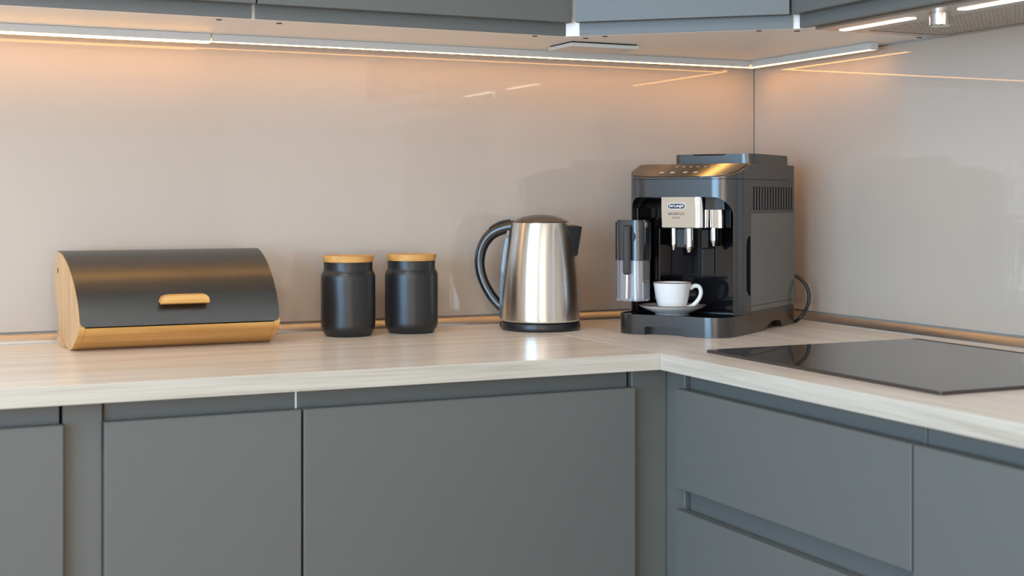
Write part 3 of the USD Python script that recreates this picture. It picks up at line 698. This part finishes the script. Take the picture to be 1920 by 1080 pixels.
part(cm, 'spout_collar', box(.0300, .0465, .0850, .1250, .1660, .2070, .003), 'gloss_black')
# dock for the milk jug on the left of the bay
dk = xz_ext(rrect(-.0800, .0600, -.0660, .2270, (.004, .004, .008, .008), 5), .1070, BW - .0048)
part(cm, 'jug_dock', dk, 'gloss_black', 'narrow black docking frame')
part(cm, 'dock_edge', xz_ext(rrect(-.0684, .0620, -.0664, .2050, .0008, 3), .1056, .1068), 'tank_grey')
# power cord from the back, looping down to the worktop
cd = spline([(.100, BB - .004, .1050), (.118, BB + .012, .1000), (.1360, BB + .020, .0820), (.1430, BB + .022, .0600), (.1400, BB + .016, .0330), (.1290, BB + .004, .0120), (.1180, BB + .006, .0042), (.100, BB + .016, .0040), (.070, BB + .030, .0040), (.03, BB + .035, .0040)], 60)
part(cm, 'power_cord', tube(cd, .0036, 12), 'black_plastic', 'black power cord')

# milk jug plugged into the left front
mj = thing('milk_jug', 'clear milk jug with a black lid hooked on the coffee machine', 'milk jug', tuple(MO + rv * -.0880 + bv * .044) + (Z0 + .0640,), MR)
def jug_oval(d):
    return rrect(-.0335 + d, -.0400 + d, .0290 - d, .0135 - d, .018 - d * .5, 8)
wall_ = poly_ext(jug_oval(0), 0, .0800) - poly_ext(jug_oval(.0022), .003, .1)
part(mj, 'container', wall_, 'clear_plastic', 'clear plastic container', smooth=40)
jl = part(mj, 'lid', poly_ext(jug_oval(-.0012), .0806, .1560) + poly_ext(jug_oval(.002), .1560, .1600), 'satin_black', 'tall black lid', smooth=35)
part(jl, 'dial', move(lathe([(0, 0), (.0125, 0), (.0130, .0010), (.0125, .0030), (0, .0036)], 36), (.004, -.0389, .1275), rx=90), 'black_plastic')
part(jl, 'side_button', move(lathe([(0, 0), (.0060, 0), (.0055, .0024), (0, .0030)], 24), (-.0324, -.012, .1200), ry=-90), 'black_plastic')
sp_ = box(-.0055, .0085, -.0540, -.0416, .0530, .1500, .003)
part(jl, 'milk_spout', sp_, 'satin_black', 'long black milk spout')
part(mj, 'spout_tube', tube([(.0010, -.0470, .0526), (.0010, -.0470, .0300), (.0008, -.0468, .0060)], .0042, 16), 'satin_knob', 'pale lower end of the milk spout')
part(mj, 'suction_tube', tube([(-.008, .0, .0800), (-.010, .002, .040), (-.012, .004, .006)], .003, 12), 'carcass_white')

# ------------------------------------------------------------------ cup and saucer on the tray
CW = MO + rv * -.0205 + bv * .0640
TZ = Z0 + .0003 + .0374
sc = thing('saucer', 'white saucer with a thin brown rim on the drip tray', 'saucer', (CW[0], CW[1], TZ))
part(sc, 'dish', lathe([(0, .0018), (.0280, .0018), (.0290, .0000), (.0335, .0000), (.0350, .0022), (.0480, .0075), (.0600, .0130), (.0664, .0170), (.0668, .0180), (.0660, .0184), (.0590, .0152), (.0470, .0102), (.0330, .0058), (.0255, .0050), (0, .0050)]), 'porcelain', smooth=50)
part(sc, 'rim_line', lathe([(.0630, .0176), (.0655, .0180), (.0666, .0176), (.0674, .0182), (.0668, .0190), (.0655, .0192), (.0632, .0184), (.0630, .0176)]), 'rim_brown', 'thin brown rim')
cp = thing('coffee_cup', 'white coffee cup with its handle to the right on the saucer', 'cup', (CW[0], CW[1], TZ + .0053), -24.8)
cup = [(0, .0014), (.0185, .0014), (.0195, .0), (.0225, .0), (.0240, .0020), (.0275, .0090), (.0312, .0200), (.0338, .0320), (.0355, .0440), (.0372, .0545), (.0380, .0570), (.0374, .0574), (.0364, .0566), (.0348, .0460), (.0328, .0330), (.0300, .0210), (.0262, .0105), (.0220, .0050), (0, .0042)]
part(cp, 'bowl', lathe(cup), 'porcelain', smooth=50)
part(cp, 'rim_line', lathe([(.0368, .0569), (.0374, .0576), (.0380, .0567), (.0385, .0572), (.0380, .0581), (.0371, .0582), (.0366, .0576), (.0368, .0569)]), 'rim_brown', 'thin brown rim')
hh = spline([(.0350, .0440), (.0440, .0500), (.0525, .0490), (.0570, .0400), (.0545, .0270), (.0460, .0160), (.0370, .0095), (.0268, .0080)], 40)
part(cp, 'handle', tube(np.c_[hh[:, 0], np.zeros(40), hh[:, 1]], np.interp(np.linspace(0, 1, 40), [0, .2, .8, 1], [.0052, .0044, .0044, .0050]), 16, squash=1.1, up=(0, 0, 1)), 'porcelain', smooth=60)
